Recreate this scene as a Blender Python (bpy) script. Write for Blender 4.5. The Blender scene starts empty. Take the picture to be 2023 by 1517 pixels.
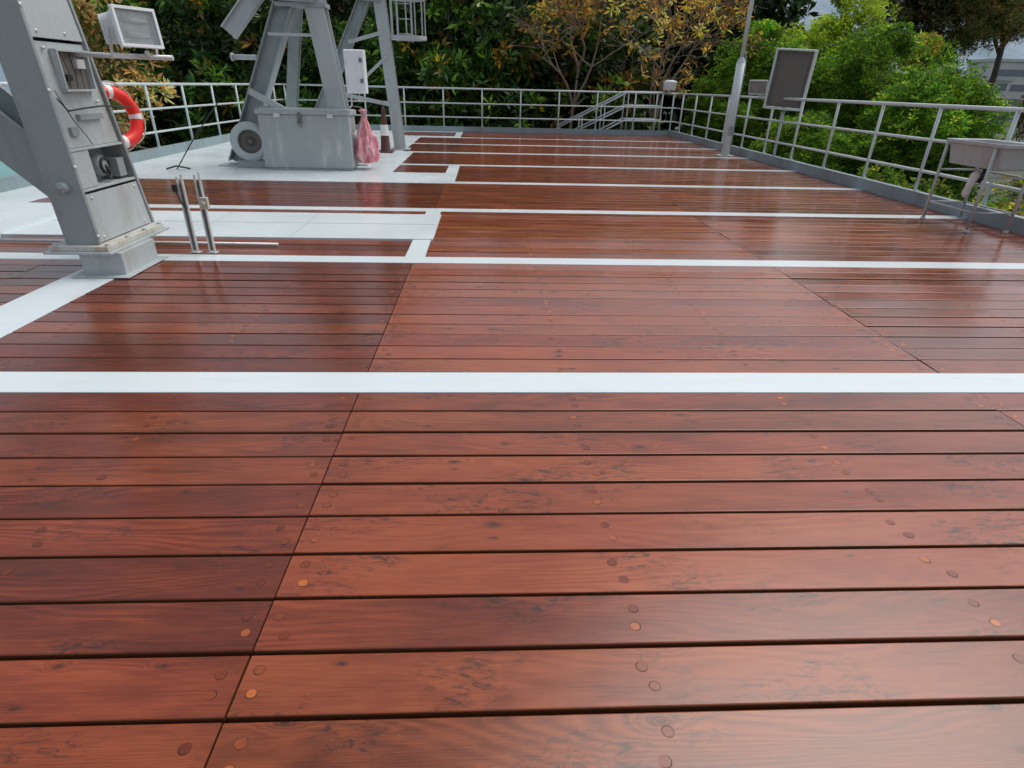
import bpy, math, random
import numpy as np
from mathutils import Vector, Matrix, Euler
random.seed(7)
R=math.radians
scene=bpy.context.scene
COL=scene.collection
# ------------------------------------------------------------------ materials
def newmat(name):
    m=bpy.data.materials.new(name); m.use_nodes=True
    nt=m.node_tree; b=nt.nodes["Principled BSDF"]
    return m,nt,b
def N(nt,t,**k):
    n=nt.nodes.new(t)
    for a,v in k.items(): setattr(n,a,v)
    return n
def lk(nt,a,b): nt.links.new(a,b)
def ramp(nt,stops,interp='LINEAR'):
    r=N(nt,'ShaderNodeValToRGB'); cr=r.color_ramp; cr.interpolation=interp
    while len(cr.elements)<len(stops): cr.elements.new(.5)
    for e,(p,c) in zip(cr.elements,stops):
        e.position=p; e.color=(c[0],c[1],c[2],1) if isinstance(c,(tuple,list)) else (c,c,c,1)
    return r
def mapping(nt,scale,coord='Object'):
    tc=N(nt,'ShaderNodeTexCoord'); mp=N(nt,'ShaderNodeMapping'); mp.inputs['Scale'].default_value=scale
    lk(nt,tc.outputs[coord],mp.inputs['Vector']); return mp
def noise(nt,vec,scale,detail=4,rough=.6,dist=0):
    n=N(nt,'ShaderNodeTexNoise'); n.inputs['Scale'].default_value=scale; n.inputs['Detail'].default_value=detail
    n.inputs['Roughness'].default_value=rough; n.inputs['Distortion'].default_value=dist
    if vec: lk(nt,vec,n.inputs['Vector'])
    return n
def mixc(nt,fac,a,b,mode='MIX'):
    m=N(nt,'ShaderNodeMix',data_type='RGBA',blend_type=mode)
    if isinstance(fac,(int,float)): m.inputs[0].default_value=fac
    else: lk(nt,fac,m.inputs[0])
    for i,v in ((6,a),(7,b)):
        if isinstance(v,(tuple,list)): m.inputs[i].default_value=(v[0],v[1],v[2],1)
        else: lk(nt,v,m.inputs[i])
    return m.outputs[2]
def math_(nt,op,a,b=None,c=None):
    m=N(nt,'ShaderNodeMath',operation=op)
    for i,v in enumerate((a,b,c)):
        if v is None: continue
        if isinstance(v,(int,float)): m.inputs[i].default_value=v
        else: lk(nt,v,m.inputs[i])
    return m.outputs[0]
def paint(name,col,dirt=(.12,.10,.08),amt=.5,scale=3,rough=.4,metal=0,bump=.05,streak=True,lo=.52,hi=.78):
    m,nt,b=newmat(name)
    mp=mapping(nt,(1,1,.25) if streak else (1,1,1))
    n1=noise(nt,mp.outputs[0],scale,8,.65)
    r1=ramp(nt,[(lo,0),(hi,1)]); lk(nt,n1.outputs['Fac'],r1.inputs[0])
    n2=noise(nt,mapping(nt,(1,1,1)).outputs[0],scale*9,4,.6)
    r2=ramp(nt,[(.3,.93),(.7,1.05)]); lk(nt,n2.outputs['Fac'],r2.inputs[0])
    f=math_(nt,'MULTIPLY',r1.outputs[0],amt)
    c=mixc(nt,f,col,dirt)
    c=mixc(nt,1.0,c,r2.outputs[0],'MULTIPLY')
    lk(nt,c,b.inputs['Base Color'])
    rr=ramp(nt,[(.3,rough*.75),(.7,min(1,rough*1.35))]); lk(nt,n1.outputs['Fac'],rr.inputs[0]); lk(nt,rr.outputs[0],b.inputs['Roughness'])
    b.inputs['Metallic'].default_value=metal
    bp=N(nt,'ShaderNodeBump'); bp.inputs['Strength'].default_value=bump; bp.inputs['Distance'].default_value=.01
    lk(nt,n2.outputs['Fac'],bp.inputs['Height']); lk(nt,bp.outputs[0],b.inputs['Normal'])
    return m
M={}
M['steel']=paint('grey_paint',(.31,.36,.37),(.15,.13,.10),.5,3,.35,lo=.48,hi=.72)
M['steel_l']=paint('light_grey_paint',(.46,.51,.52),(.26,.20,.14),.5,3,.35,lo=.50,hi=.74)
M['rail']=paint('rail_grey_paint',(.60,.67,.68),(.28,.22,.16),.4,4,.32)
M['coam']=paint('coaming_paint',(.27,.35,.38),(.18,.18,.16),.5,2,.35,lo=.48,hi=.7)
M['boxp']=paint('worn_box_paint',(.38,.42,.42),(.72,.72,.70),.75,6,.5)
M['white']=paint('white_enamel',(.84,.90,.92),(.45,.38,.3),.2,5,.35)
M['black']=paint('black_rubber',(.02,.02,.022),(.06,.05,.05),.4,6,.55)
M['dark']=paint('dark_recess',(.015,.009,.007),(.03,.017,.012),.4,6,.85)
M['beige']=paint('beige_plastic',(.5,.47,.38),(.2,.15,.1),.3,6,.5)
M['red']=paint('buoy_red',(.85,.022,.010),(.4,.02,.01),.3,5,.4,streak=False)
M['reflect']=paint('buoy_white_band',(.8,.8,.78),(.4,.38,.35),.3,5,.4,streak=False)
M['pink']=paint('pink_cloth',(.95,.60,.62),(.85,.22,.28),.9,16,.4,bump=1.0,lo=.44,hi=.56)
M['cone']=paint('cone_maroon',(.10,.03,.028),(.05,.03,.03),.5,5,.5)
M['ss']=paint('stainless_steel',(.46,.48,.48),(.24,.23,.21),.6,7,.34,metal=.08)
M['galv']=paint('galvanised_steel',(.68,.70,.70),(.34,.33,.30),.4,12,.35,metal=.3)
M['mesh']=paint('dark_panel_face',(.15,.145,.13),(.24,.23,.20),.5,5,.45)
M['rust']=paint('primer_stain',(.56,.57,.53),(.40,.27,.14),.6,9,.5,lo=.50,hi=.68)
M['bark']=paint('bark',(.10,.075,.055),(.03,.025,.02),.6,6,.9,bump=.8)
M['barkp']=paint('pale_bark',(.26,.20,.15),(.12,.09,.07),.5,6,.85,bump=.6)
M['wallp']=paint('building_render',(.55,.56,.55),(.38,.38,.36),.5,.3,.8,streak=False)
M['wind']=paint('window_band',(.16,.20,.24),(.10,.12,.14),.5,.5,.3,streak=False)
m,nt,b=newmat('lamp_glass'); b.inputs['Base Color'].default_value=(.75,.8,.8,1); b.inputs['Roughness'].default_value=.08
b.inputs['Transmission Weight'].default_value=.85; b.inputs['IOR'].default_value=1.3
M['glass']=m
m,nt,b=newmat('lamp_reflector'); b.inputs['Roughness'].default_value=.25; b.inputs['Metallic'].default_value=.3
n=noise(nt,mapping(nt,(1,1,1)).outputs[0],12); r=ramp(nt,[(.3,.45),(.7,.75)]); lk(nt,n.outputs['Fac'],r.inputs[0]); lk(nt,r.outputs[0],b.inputs['Base Color'])
M['refl']=m

m,nt,b=newmat('deck_grey_paint')
mp=mapping(nt,(1,1,1))
n1=noise(nt,mp.outputs[0],.9,3,.5); n2=noise(nt,mp.outputs[0],45,4,.6); n3=noise(nt,mp.outputs[0],1.2,3,.5)
n4=noise(nt,mp.outputs[0],16,7,.8); n5=noise(nt,mapping(nt,(1,6,1)).outputs[0],1.6,6,.7)
c=mixc(nt,n1.outputs['Fac'],(.66,.745,.765),(.73,.80,.81))
r5=ramp(nt,[(.52,0),(.72,.22)]); lk(nt,n5.outputs['Fac'],r5.inputs[0])
c=mixc(nt,r5.outputs[0],c,(.45,.49,.50))
r4=ramp(nt,[(.65,0),(.73,.5)]); lk(nt,n4.outputs['Fac'],r4.inputs[0])
c=mixc(nt,r4.outputs[0],c,(.42,.40,.36))
lk(nt,c,b.inputs['Base Color'])
rr=ramp(nt,[(.30,.18),(.70,.32)]); lk(nt,n3.outputs['Fac'],rr.inputs[0]); lk(nt,rr.outputs[0],b.inputs['Roughness'])
bp=N(nt,'ShaderNodeBump'); bp.inputs['Strength'].default_value=.14; bp.inputs['Distance'].default_value=.003
lk(nt,n2.outputs['Fac'],bp.inputs['Height']); lk(nt,bp.outputs[0],b.inputs['Normal'])
M['deckgrey']=m

def wood(name):
    m,nt,b=newmat(name)
    tc=N(nt,'ShaderNodeTexCoord'); at=N(nt,'ShaderNodeAttribute'); at.attribute_name='pr'
    sep=N(nt,'ShaderNodeSeparateColor'); lk(nt,at.outputs['Color'],sep.inputs[0])
    r_,g_,b_=sep.outputs
    off=N(nt,'ShaderNodeCombineXYZ')
    lk(nt,math_(nt,'MULTIPLY',g_,57.0),off.inputs[0]); lk(nt,math_(nt,'MULTIPLY',b_,41.0),off.inputs[2])
    add=N(nt,'ShaderNodeVectorMath',operation='ADD'); lk(nt,tc.outputs['Object'],add.inputs[0]); lk(nt,off.outputs[0],add.inputs[1])
    V=add.outputs[0]
    def mp(s):
        q=N(nt,'ShaderNodeMapping'); q.inputs['Scale'].default_value=s; lk(nt,V,q.inputs['Vector']); return q.outputs[0]
    wob=noise(nt,mp((14,34,1)),1.5,5,.7)
    vadd=N(nt,'ShaderNodeVectorMath',operation='MULTIPLY_ADD'); lk(nt,wob.outputs['Color'],vadd.inputs[0]); vadd.inputs[1].default_value=(.15,.15,0); lk(nt,mp((3.3,8.0,1)),vadd.inputs[2])
    vo=N(nt,'ShaderNodeTexVoronoi'); vo.inputs['Scale'].default_value=1; vo.voronoi_dimensions='2D'; lk(nt,vadd.outputs[0],vo.inputs['Vector'])
    sc=N(nt,'ShaderNodeSeparateColor'); lk(nt,vo.outputs['Color'],sc.inputs[0])
    dist=math_(nt,'MULTIPLY',vo.outputs['Distance'],math_(nt,'MULTIPLY_ADD',sc.outputs[1],1.4,.75))
    kn=ramp(nt,[(.0,1),(.045,.9),(.062,.25),(.080,.8),(.11,.15),(.24,0)]); lk(nt,dist,kn.inputs[0])
    pres=ramp(nt,[(.80,0),(.82,1)]); lk(nt,sc.outputs[0],pres.inputs[0])
    knot=math_(nt,'MULTIPLY',kn.outputs[0],pres.outputs[0])
    kb=ramp(nt,[(.0,1),(.36,0)],'EASE'); lk(nt,dist,kb.inputs[0])
    bend=math_(nt,'MULTIPLY',kb.outputs[0],pres.outputs[0])
    nl=noise(nt,mp((.30,1.8,1)),1.6,3,.45)
    sx=N(nt,'ShaderNodeSeparateXYZ'); lk(nt,V,sx.inputs[0])
    ph=math_(nt,'ADD',math_(nt,'MULTIPLY',sx.outputs[1],95.0),math_(nt,'MULTIPLY',nl.outputs['Fac'],70.0))
    ph=math_(nt,'ADD',ph,math_(nt,'MULTIPLY',bend,6.0))
    ring=math_(nt,'SINE',math_(nt,'MULTIPLY',ph,2.4))
    ring=math_(nt,'MULTIPLY_ADD',ring,.5,.5)
    ringv=noise(nt,mp((.8,4,1)),1.2,2,.5)
    rk=ramp(nt,[(.42,.01),(.68,.11)]); lk(nt,ringv.outputs['Fac'],rk.inputs[0]); rk=rk.outputs[0]
    fine=noise(nt,mp((2.0,140,1)),3,6,.78)
    blot=noise(nt,mp((1.0,3.6,1)),1.5,6,.70)
    big=noise(nt,tc.outputs['Object'],.5,3,.5)
    g=math_(nt,'ADD',math_(nt,'MULTIPLY',ring,rk),math_(nt,'MULTIPLY',fine.outputs['Fac'],.50))
    g=math_(nt,'ADD',g,math_(nt,'MULTIPLY',blot.outputs['Fac'],.42))
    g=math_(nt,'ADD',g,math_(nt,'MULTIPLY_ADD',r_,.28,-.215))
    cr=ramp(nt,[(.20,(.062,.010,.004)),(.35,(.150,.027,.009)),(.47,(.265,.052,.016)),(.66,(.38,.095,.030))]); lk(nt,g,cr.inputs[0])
    st=noise(nt,mp((5.0,15,1)),2.4,8,.80,1.2); st2=noise(nt,mp((1.6,3.2,1)),1.3,2,.5)
    sr=ramp(nt,[(.50,0),(.60,.9)]); lk(nt,st.outputs['Fac'],sr.inputs[0])
    s2=ramp(nt,[(.52,0),(.62,1)]); lk(nt,st2.outputs['Fac'],s2.inputs[0])
    c=mixc(nt,math_(nt,'MULTIPLY',sr.outputs[0],s2.outputs[0]),cr.outputs[0],(.045,.016,.010))
    c=mixc(nt,math_(nt,'MULTIPLY',knot,.88),c,(.03,.009,.005))
    hs=N(nt,'ShaderNodeHueSaturation'); lk(nt,c,hs.inputs['Color'])
    lk(nt,math_(nt,'MULTIPLY_ADD',b_,.010,.498),hs.inputs['Hue'])
    lk(nt,math_(nt,'MULTIPLY_ADD',big.outputs['Fac'],.55,.74),hs.inputs['Value'])
    lk(nt,hs.outputs[0],b.inputs['Base Color'])
    rr=ramp(nt,[(.3,.11),(.7,.24)]); lk(nt,blot.outputs['Fac'],rr.inputs[0])
    lk(nt,rr.outputs[0],b.inputs['Roughness'])
    b.inputs['Specular IOR Level'].default_value=.6
    bp=N(nt,'ShaderNodeBump'); bp.inputs['Strength'].default_value=.28; bp.inputs['Distance'].default_value=.0009
    hh=math_(nt,'ADD',fine.outputs['Fac'],math_(nt,'MULTIPLY',ring,rk)); hh=math_(nt,'SUBTRACT',hh,knot)
    hh=math_(nt,'ADD',hh,math_(nt,'MULTIPLY',blot.outputs['Fac'],1.4))
    lk(nt,hh,bp.inputs['Height']); lk(nt,bp.outputs[0],b.inputs['Normal'])
    return m
M['wood']=wood('varnished_redwood')
M['edge']=paint('plank_edge',(.12,.038,.011),(.03,.010,.006),.7,20,.6,streak=False)
m,nt,b=newmat('wood_plug')
at=N(nt,'ShaderNodeAttribute'); at.attribute_name='pr'; sep=N(nt,'ShaderNodeSeparateColor'); lk(nt,at.outputs['Color'],sep.inputs[0])
cr=ramp(nt,[(0,(.15,.029,.010)),(.5,(.25,.053,.016)),(1,(.52,.14,.03))]); lk(nt,sep.outputs[0],cr.inputs[0])
nn=noise(nt,mapping(nt,(40,300,1)).outputs[0],1.0); rv=ramp(nt,[(.3,.7),(.7,1.15)]); lk(nt,nn.outputs['Fac'],rv.inputs[0])
lk(nt,mixc(nt,1.0,cr.outputs[0],rv.outputs[0],'MULTIPLY'),b.inputs['Base Color']); b.inputs['Roughness'].default_value=.20
M['plug']=m
def leafmat(name,rough=.45,trans=.35):
    m,nt,b=newmat(name)
    at=N(nt,'ShaderNodeAttribute'); at.attribute_name='lc'
    lk(nt,at.outputs['Color'],b.inputs['Base Color']); b.inputs['Roughness'].default_value=rough
    tr=N(nt,'ShaderNodeBsdfTranslucent'); lk(nt,at.outputs['Color'],tr.inputs['Color'])
    mx=N(nt,'ShaderNodeMixShader'); mx.inputs[0].default_value=trans
    out=nt.nodes['Material Output']
    lk(nt,b.outputs[0],mx.inputs[1]); lk(nt,tr.outputs[0],mx.inputs[2]); lk(nt,mx.outputs[0],out.inputs[0])
    return m
M['leaf']=leafmat('glossy_leaf',.38,.28); M['leaf2']=leafmat('soft_leaf',.7,.5)

# ------------------------------------------------------------------ mesh builder
class MB:
    def __init__(s): s.v=[];s.f=[];s.m=[];s.sm=[]
    def add(s,vs,fs,mi=0,smooth=False):
        o=len(s.v); s.v+= [tuple(v) for v in vs]; s.f+=[tuple(o+i for i in f) for f in fs]; s.m+=[mi]*len(fs); s.sm+=[smooth]*len(fs)
    def box(s,c,d,rot=None,mi=0):
        c=Vector(c); h=Vector(d)/2; vs=[]
        Rm=rot if rot is not None else Matrix.Identity(3)
        for z in(-1,1):
            for x,y in((-1,-1),(1,-1),(1,1),(-1,1)): vs.append(c+Rm@Vector((x*h.x,y*h.y,z*h.z)))
        s.add(vs,[(3,2,1,0),(4,5,6,7),(0,1,5,4),(1,2,6,5),(2,3,7,6),(3,0,4,7)],mi)
    def b2(s,x0,x1,y0,y1,z0,z1,mi=0): s.box(((x0+x1)/2,(y0+y1)/2,(z0+z1)/2),(x1-x0,y1-y0,z1-z0),None,mi); return s
    def frame(s,p0,p1,up=(0,1,0)):
        z=(Vector(p1)-Vector(p0)).normalized(); u=Vector(up)
        x=u.cross(z)
        if x.length<1e-4: x=Vector((1,0,0)).cross(z)
        x.normalize(); y=z.cross(x)
        return Matrix((x,y,z)).transposed()
    def beam(s,p0,p1,w,d,up=(0,1,0),mi=0):
        p0=Vector(p0);p1=Vector(p1); Rm=s.frame(p0,p1,up)
        s.box((p0+p1)/2,(w,d,(p1-p0).length),Rm,mi); return s
    def hbeam(s,p0,p1,w,d,t=.02,up=(0,1,0),mi=0,web='x'):
        p0=Vector(p0);p1=Vector(p1); Rm=s.frame(p0,p1,up); L=(p1-p0).length; c=(p0+p1)/2
        if web=='x':
            for sg in(-1,1): s.box(c+Rm@Vector((0,sg*(d-t)/2,0)),(w,t,L),Rm,mi)
            s.box(c,(t,d-2*t-.002,L-.002),Rm,mi)
        else:
            for sg in(-1,1): s.box(c+Rm@Vector((sg*(w-t)/2,0,0)),(t,d,L),Rm,mi)
            s.box(c,(w-2*t-.002,t,L-.002),Rm,mi)
        return s
    def tube(s,pts,r,n=10,mi=0,caps=True):
        pts=[Vector(p) for p in pts]; rs=r if isinstance(r,(list,tuple)) else [r]*len(pts)
        vs=[];prev=None
        for i,p in enumerate(pts):
            t=(pts[min(i+1,len(pts)-1)]-pts[max(i-1,0)]).normalized()
            if prev is None:
                a=Vector((0,0,1)) if abs(t.z)<.9 else Vector((1,0,0)); x=a.cross(t).normalized()
            else: x=(prev-t*prev.dot(t)).normalized()
            prev=x; y=t.cross(x)
            for k in range(n):
                a=2*math.pi*k/n; vs.append(p+(x*math.cos(a)+y*math.sin(a))*rs[i])
        fs=[]
        for i in range(len(pts)-1):
            for k in range(n): fs.append((i*n+k,i*n+(k+1)%n,(i+1)*n+(k+1)%n,(i+1)*n+k))
        s.add(vs,fs,mi,True)
        if caps:
            o=len(s.v)-len(vs)
            s.f.append(tuple(o+k for k in reversed(range(n)))); s.f.append(tuple(o+(len(pts)-1)*n+k for k in range(n))); s.m+=[mi]*2; s.sm+=[False]*2
        return s
    def torus(s,c,Rm,R1,r,n=40,k=12,mi=0,a0=0,a1=2*math.pi):
        c=Vector(c);vs=[];fs=[]
        full=abs(a1-a0-2*math.pi)<1e-6; cnt=n if full else n+1
        for i in range(cnt):
            a=a0+(a1-a0)*i/n
            for j in range(k):
                b=2*math.pi*j/k; rr=R1+r*math.cos(b)
                vs.append(c+Rm@Vector((rr*math.cos(a),rr*math.sin(a),r*math.sin(b))))
        for i in range(n):
            i2=(i+1)%cnt
            for j in range(k): fs.append((i*k+j,i2*k+j,i2*k+(j+1)%k,i*k+(j+1)%k))
        s.add(vs,fs,mi,True)
    def lathe(s,c,prof,n=24,Rm=None,mi=0,fn=None):
        c=Vector(c); Rm=Rm or Matrix.Identity(3); vs=[];fs=[]
        for i,(r,z) in enumerate(prof):
            for k in range(n):
                a=2*math.pi*k/n; q=r*(fn(a,z) if fn else 1)
                vs.append(c+Rm@Vector((q*math.cos(a),q*math.sin(a),z)))
        for i in range(len(prof)-1):
            for k in range(n): fs.append((i*n+k,i*n+(k+1)%n,(i+1)*n+(k+1)%n,(i+1)*n+k))
        s.add(vs,fs,mi,True)
def obj_from(mb,name,mats,base=(0,0,0),parent=None,bevel=0,label=None):
    base=Vector(base); me=bpy.data.meshes.new(name)
    me.from_pydata([tuple(Vector(v)-base) for v in mb.v],[],mb.f)
    for mt in mats: me.materials.append(M[mt] if isinstance(mt,str) else mt)
    me.polygons.foreach_set('material_index',mb.m); me.polygons.foreach_set('use_smooth',mb.sm); me.update()
    o=bpy.data.objects.new(name,me); COL.objects.link(o)
    if parent: o.parent=parent
    else: o.location=base
    if bevel:
        bm=o.modifiers.new('Bevel','BEVEL'); bm.width=bevel; bm.segments=2; bm.limit_method='ANGLE'; bm.angle_limit=R(40)
    if label: o['label']=label
    return o
def thing(name,label,category,base,group=None):
    e=bpy.data.objects.new(name,None); e.empty_display_size=.1; e.location=base; COL.objects.link(e)
    e['label']=label; e['category']=category
    if group: e['group']=group
    return e
def struct(o,label,cat):
    o['kind']='structure'; o['label']=label; o['category']=cat
def P(mb,name,mats,th,bevel=0,label=None): return obj_from(mb,name,mats,th.location,th,bevel,label)

# ------------------------------------------------------------------ deck
J=[-3.66,-.64,2.57,5.78]
XL,XR=-6.36,6.13
def segs(a,b,extra=()):
    xs=[a]+[j for j in J if a+.1<j<b-.1]+[b]; return list(zip(xs[:-1],xs[1:]))
bays=[]
y=2.63-.19*20
bays.append((y,2.63,20,segs(XL,XR)))
bays.append((2.86,5.04,12,segs(XL,-3.27)+segs(-2.88,XR)))
bays.append((5.24,7.36,11,segs(-.55,XR)))
bays.append((5.24,5.86,3,segs(-4.6,-.73)))
bays.append((7.14,7.36,1,segs(-5.0,-.73)))
bays.append((7.56,9.65,11,segs(-5.6,XR)))
bays.append((10.84,11.9,6,[(-1.64,-.71)]))
bays.append((9.85,11.9,11,segs(-.5,XR)))
bays.append((12.1,14.2,11,segs(-1.64,XR)))
bays.append((14.4,16.3,10,segs(-1.9,XR)))
bays.append((16.5,18.4,10,segs(-1.9,XR)))
bays.append((18.6,20.88,12,segs(-.75,XR)))
bays.append((18.95,20.6,9,[(-2.6,-.95)]))
mb=MB(); pr=[]
G=.0062
def plank(x0,x1,y0,y1):
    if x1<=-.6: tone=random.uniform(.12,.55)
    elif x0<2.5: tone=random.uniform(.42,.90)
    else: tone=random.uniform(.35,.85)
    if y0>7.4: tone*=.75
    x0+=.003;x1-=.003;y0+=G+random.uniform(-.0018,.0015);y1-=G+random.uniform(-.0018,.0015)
    dz=random.uniform(-.0018,.0018); ti=random.uniform(-.0018,.0018); tx=random.uniform(-.0012,.0012); bv=.004
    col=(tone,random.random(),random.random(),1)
    def sec(x,s):
        z=dz+tx*s
        return [(x,y0,-.05),(x,y0,z-bv-ti),(x,y0+bv*.35,z-bv*.3-ti),(x,y0+bv,z-ti),(x,y1-bv,z+ti),(x,y1-bv*.35,z-bv*.3+ti),(x,y1,z-bv+ti),(x,y1,-.05)]
    vs=sec(x0,-1)+sec(x1,1)
    mb.add(vs,[(i,8+i,9+i,i+1) for i in(2,3,4)],0)
    mb.add(vs,[(1,9,10,2),(5,13,14,6),(0,8,9,1),(6,14,15,7),(0,1,2,3,4,5,6,7),(15,14,13,12,11,10,9,8)],1)
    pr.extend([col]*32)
    def zf(x,y):
        return dz+tx*(2*(x-x0)/(x1-x0)-1)+ti*(2*(y-y0)/(y1-y0)-1)
    return zf
def disc(x,y,zf,dz,r,mi,col,n=16):
    vs=[]
    for k in range(n):
        a=2*math.pi*k/n; u,v=x+r*math.cos(a),y+r*.97*math.sin(a); vs.append((u,v,zf(u,v)+dz))
    mb.add(vs,[tuple(range(n))],mi); pr.extend([col]*n)
for (y0,y1,n,sg) in bays:
    p=(y1-y0)/n
    for i in range(n):
        ya=y0+i*p; yb=ya+p
        for (x0,x1) in sg:
            zf=plank(x0,x1,ya,yb)
            if ya<8.5:
                xs=[]
                if x0 in J or x0<-5: xs.append(x0+.055)
                if x1 in J: xs.append(x1-.055)
                xs+= [q for q in [j+1.07*k for j in [-6.87]+J for k in(1,2)] if x0+.2<q<x1-.2]
                for q in xs:
                    for t in(.3,.68):
                        px=q+random.gauss(0,.012)-(t-.5)*.03; py=ya+p*t+random.gauss(0,.007)
                        tone=random.random()**2.2*(.75 if x1<=-.6 else 1)+(.18 if x1>-.6 else 0)
                        if random.random()<.96:
                            rr=random.uniform(.0130,.0155)
                            disc(px,py,zf,.0003,rr+random.uniform(.0010,.0019),3,(0,0,0,1)); disc(px+random.uniform(-.0009,.0009),py+random.uniform(-.0006,.0006),zf,.0006,rr,2,(min(1,tone),0,0,1))
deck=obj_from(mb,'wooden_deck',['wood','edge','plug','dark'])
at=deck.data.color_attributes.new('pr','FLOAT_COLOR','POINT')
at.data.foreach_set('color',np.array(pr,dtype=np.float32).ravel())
struct(deck,'wet varnished reddish brown plank deck with wooden plugs','deck')
mb=MB()
def gr(x0,x1,y0,y1,top=.002): mb.b2(x0,x1,y0,y1,-.06,top,0)
for (a,b_) in [(2.63,2.86),(5.04,5.24),(7.36,7.56),(9.65,9.85),(11.9,12.1),(14.2,14.4),(16.3,16.5),(18.4,18.6)]: gr(XL,XR,a,b_)
gr(-3.27,-2.88,2.86,5.04); gr(-.73,-.55,5.24,5.88); gr(-4.7,-.53,5.88,7.12,.012); gr(-.73,-.55,7.12,7.36)
gr(XL,-4.7,5.24,7.12,.035); gr(XL,-5.0,7.12,7.36); gr(XL,-5.6,7.56,9.65)
gr(XL,-.5,9.85,10.84); gr(XL,-1.64,10.84,11.9); gr(-.71,-.5,10.84,11.9); gr(XL,-1.64,12.1,14.2)
gr(XL,-1.9,14.4,16.3); gr(XL,-1.9,16.5,18.4); gr(XL,-.75,18.6,18.95); gr(-.95,-.75,18.95,20.88); gr(XL,-2.6,18.95,20.88); gr(-2.6,-.95,20.6,20.88)
o=obj_from(mb,'steel_deck',['deckgrey'],bevel=.002); struct(o,'light grey painted steel strips and plates of the deck','deck')
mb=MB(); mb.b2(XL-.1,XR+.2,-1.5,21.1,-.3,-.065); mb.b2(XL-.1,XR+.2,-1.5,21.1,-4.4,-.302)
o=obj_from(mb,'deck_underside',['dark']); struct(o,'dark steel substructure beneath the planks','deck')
mb=MB()
for x in(-3.9,-2.95,-1.95): mb.b2(x,x+.008,5.9,7.1,.0125,.014)
mb.b2(-4.65,-.56,6.55,6.558,.0125,.014)
o=obj_from(mb,'weld_seams',['steel_l']); struct(o,'thin weld seams across a light grey hatch plate','deck')
mb=MB()
mb.b2(XR,XR+.02,-1.5,21.0,-.06,.17); mb.b2(XR+.02,XR+.2,-1.5,21.2,.13,.15)
mb.b2(XL-.02,XL,2,21.0,-.06,.17); mb.b2(XL-.2,XL-.02,2,21.2,.13,.15)
mb.b2(XL,XR,20.9,20.92,-.06,.16); mb.b2(XL,XR,20.92,21.1,.12,.14)
o=obj_from(mb,'deck_coaming',['coam']); struct(o,'low blue-grey steel kerb around the deck edge','kerb')

# ------------------------------------------------------------------ railings
def railing(label,pts_posts,rail_line,heights,base,zb=.15):
    th=thing('deck_railing',label,'railing',base)
    for p in pts_posts:
        mb=MB(); mb.tube([(p[0],p[1],zb),(p[0],p[1],heights[0]-.005)],.024,10)
        mb.box((p[0],p[1],zb+.006),(.09,.09,.012))
        P(mb,'post',['rail'],th)
    for i,h in enumerate(heights):
        mb=MB(); mb.tube([(a,b,h) for a,b in rail_line],.027 if i==0 else .021,10)
        P(mb,'rail',['rail'],th)
    return th
HT=[1.27,.84,.43]
RX=6.25
railing('grey tubular steel railing with three rails on the deck kerb',[(RX,2.1+1.3*k) for k in range(15)],[(RX,2.1),(RX,20.95)],HT,(RX,12,.15))
railing('long grey tubular railing in front of dark broad leaved trees',[(-6.4+1.255*k,21.03) for k in range(0,11)],[(-6.45,21.03),(6.25,21.03)],HT,(0,21.03,.13))
railing('grey tubular railing beside the teal water',[(-6.48,3.7+1.5*k) for k in range(0,12)],[(-6.48,3.7),(-6.48,21.0)],HT,(-6.48,12,.15))

# ------------------------------------------------------------------ near pylon (steel column)
th=thing('steel_pylon','grey steel column with diagonal brace, bolted on pedestal','pylon',(-3.0,4.85,0))
mb=MB(); mb.b2(-3.14,-2.82,4.58,5.08,.003,.18); mb.b2(-3.2,-2.76,4.5,5.14,.0035,.012)
P(mb,'pedestal',['steel_l'],th,.004)
mb=MB(); mb.box((-3.10,4.97,.190),(.50,.92,.018)); mb.box((-3.10,4.97,.2185),(.44,.86,.037),None,1)
for x in(-3.29,-2.90):
    for y in(4.58,4.86,5.12,5.37): mb.lathe((x,y,.20),[(0.0,.052),(.020,.052),(.020,0)],6,mi=0)
P(mb,'base_plate',['steel_l','rust'],th,.003)
lx=lambda z:-.035*(z-.25)
yb=lambda z:5.44-.155*(z-.25)
def tap(mb,xa,xb,fa,fb,z0,z1,mi=0):
    vs=[]
    for z in(z0,z1):
        l=lx(z); vs+=[(xa+l,fa(z),z),(xb+l,fa(z),z),(xb+l,fb(z),z),(xa+l,fb(z),z)]
    mb.add(vs,[(3,2,1,0),(4,5,6,7),(0,1,5,4),(1,2,6,5),(2,3,7,6),(3,0,4,7)],mi)
C=lambda v:(lambda z:v)
mb=MB()
zt=3.6
tap(mb,-3.22,-2.97,C(4.60),C(4.63),.238,zt)
tap(mb,-3.22,-2.97,lambda z:yb(z)-.03,yb,.238,zt)
tap(mb,-3.19,-3.16,C(4.632),lambda z:yb(z)-.032,.238,zt)
P(mb,'column',['steel'],th,.003)
mb=MB()
tap(mb,-3.0,-2.98,C(4.634),lambda z:yb(z)-.034,.245,.60)
for z in(.62,.90): tap(mb,-3.155,-2.975,C(4.634),lambda z:yb(z)-.034,z,z+.018)
tap(mb,-3.015,-2.995,C(4.634),lambda z:yb(z)-.034,.92,1.60)
tap(mb,-3.0,-2.98,C(4.634),lambda z:yb(z)-.034,1.62,zt)
tap(mb,-3.0,-2.98,C(4.636),C(4.84),.642,.896)
P(mb,'cover_plate',['steel_l'],th,.003)
mb=MB(); mb.b2(-3.03,-2.995,4.85,5.14,1.10,1.14); mb.b2(-3.03,-3.0,4.72,4.80,1.0,1.06); P(mb,'bracket_plate',['steel'],th,.002)
mb=MB()
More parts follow.
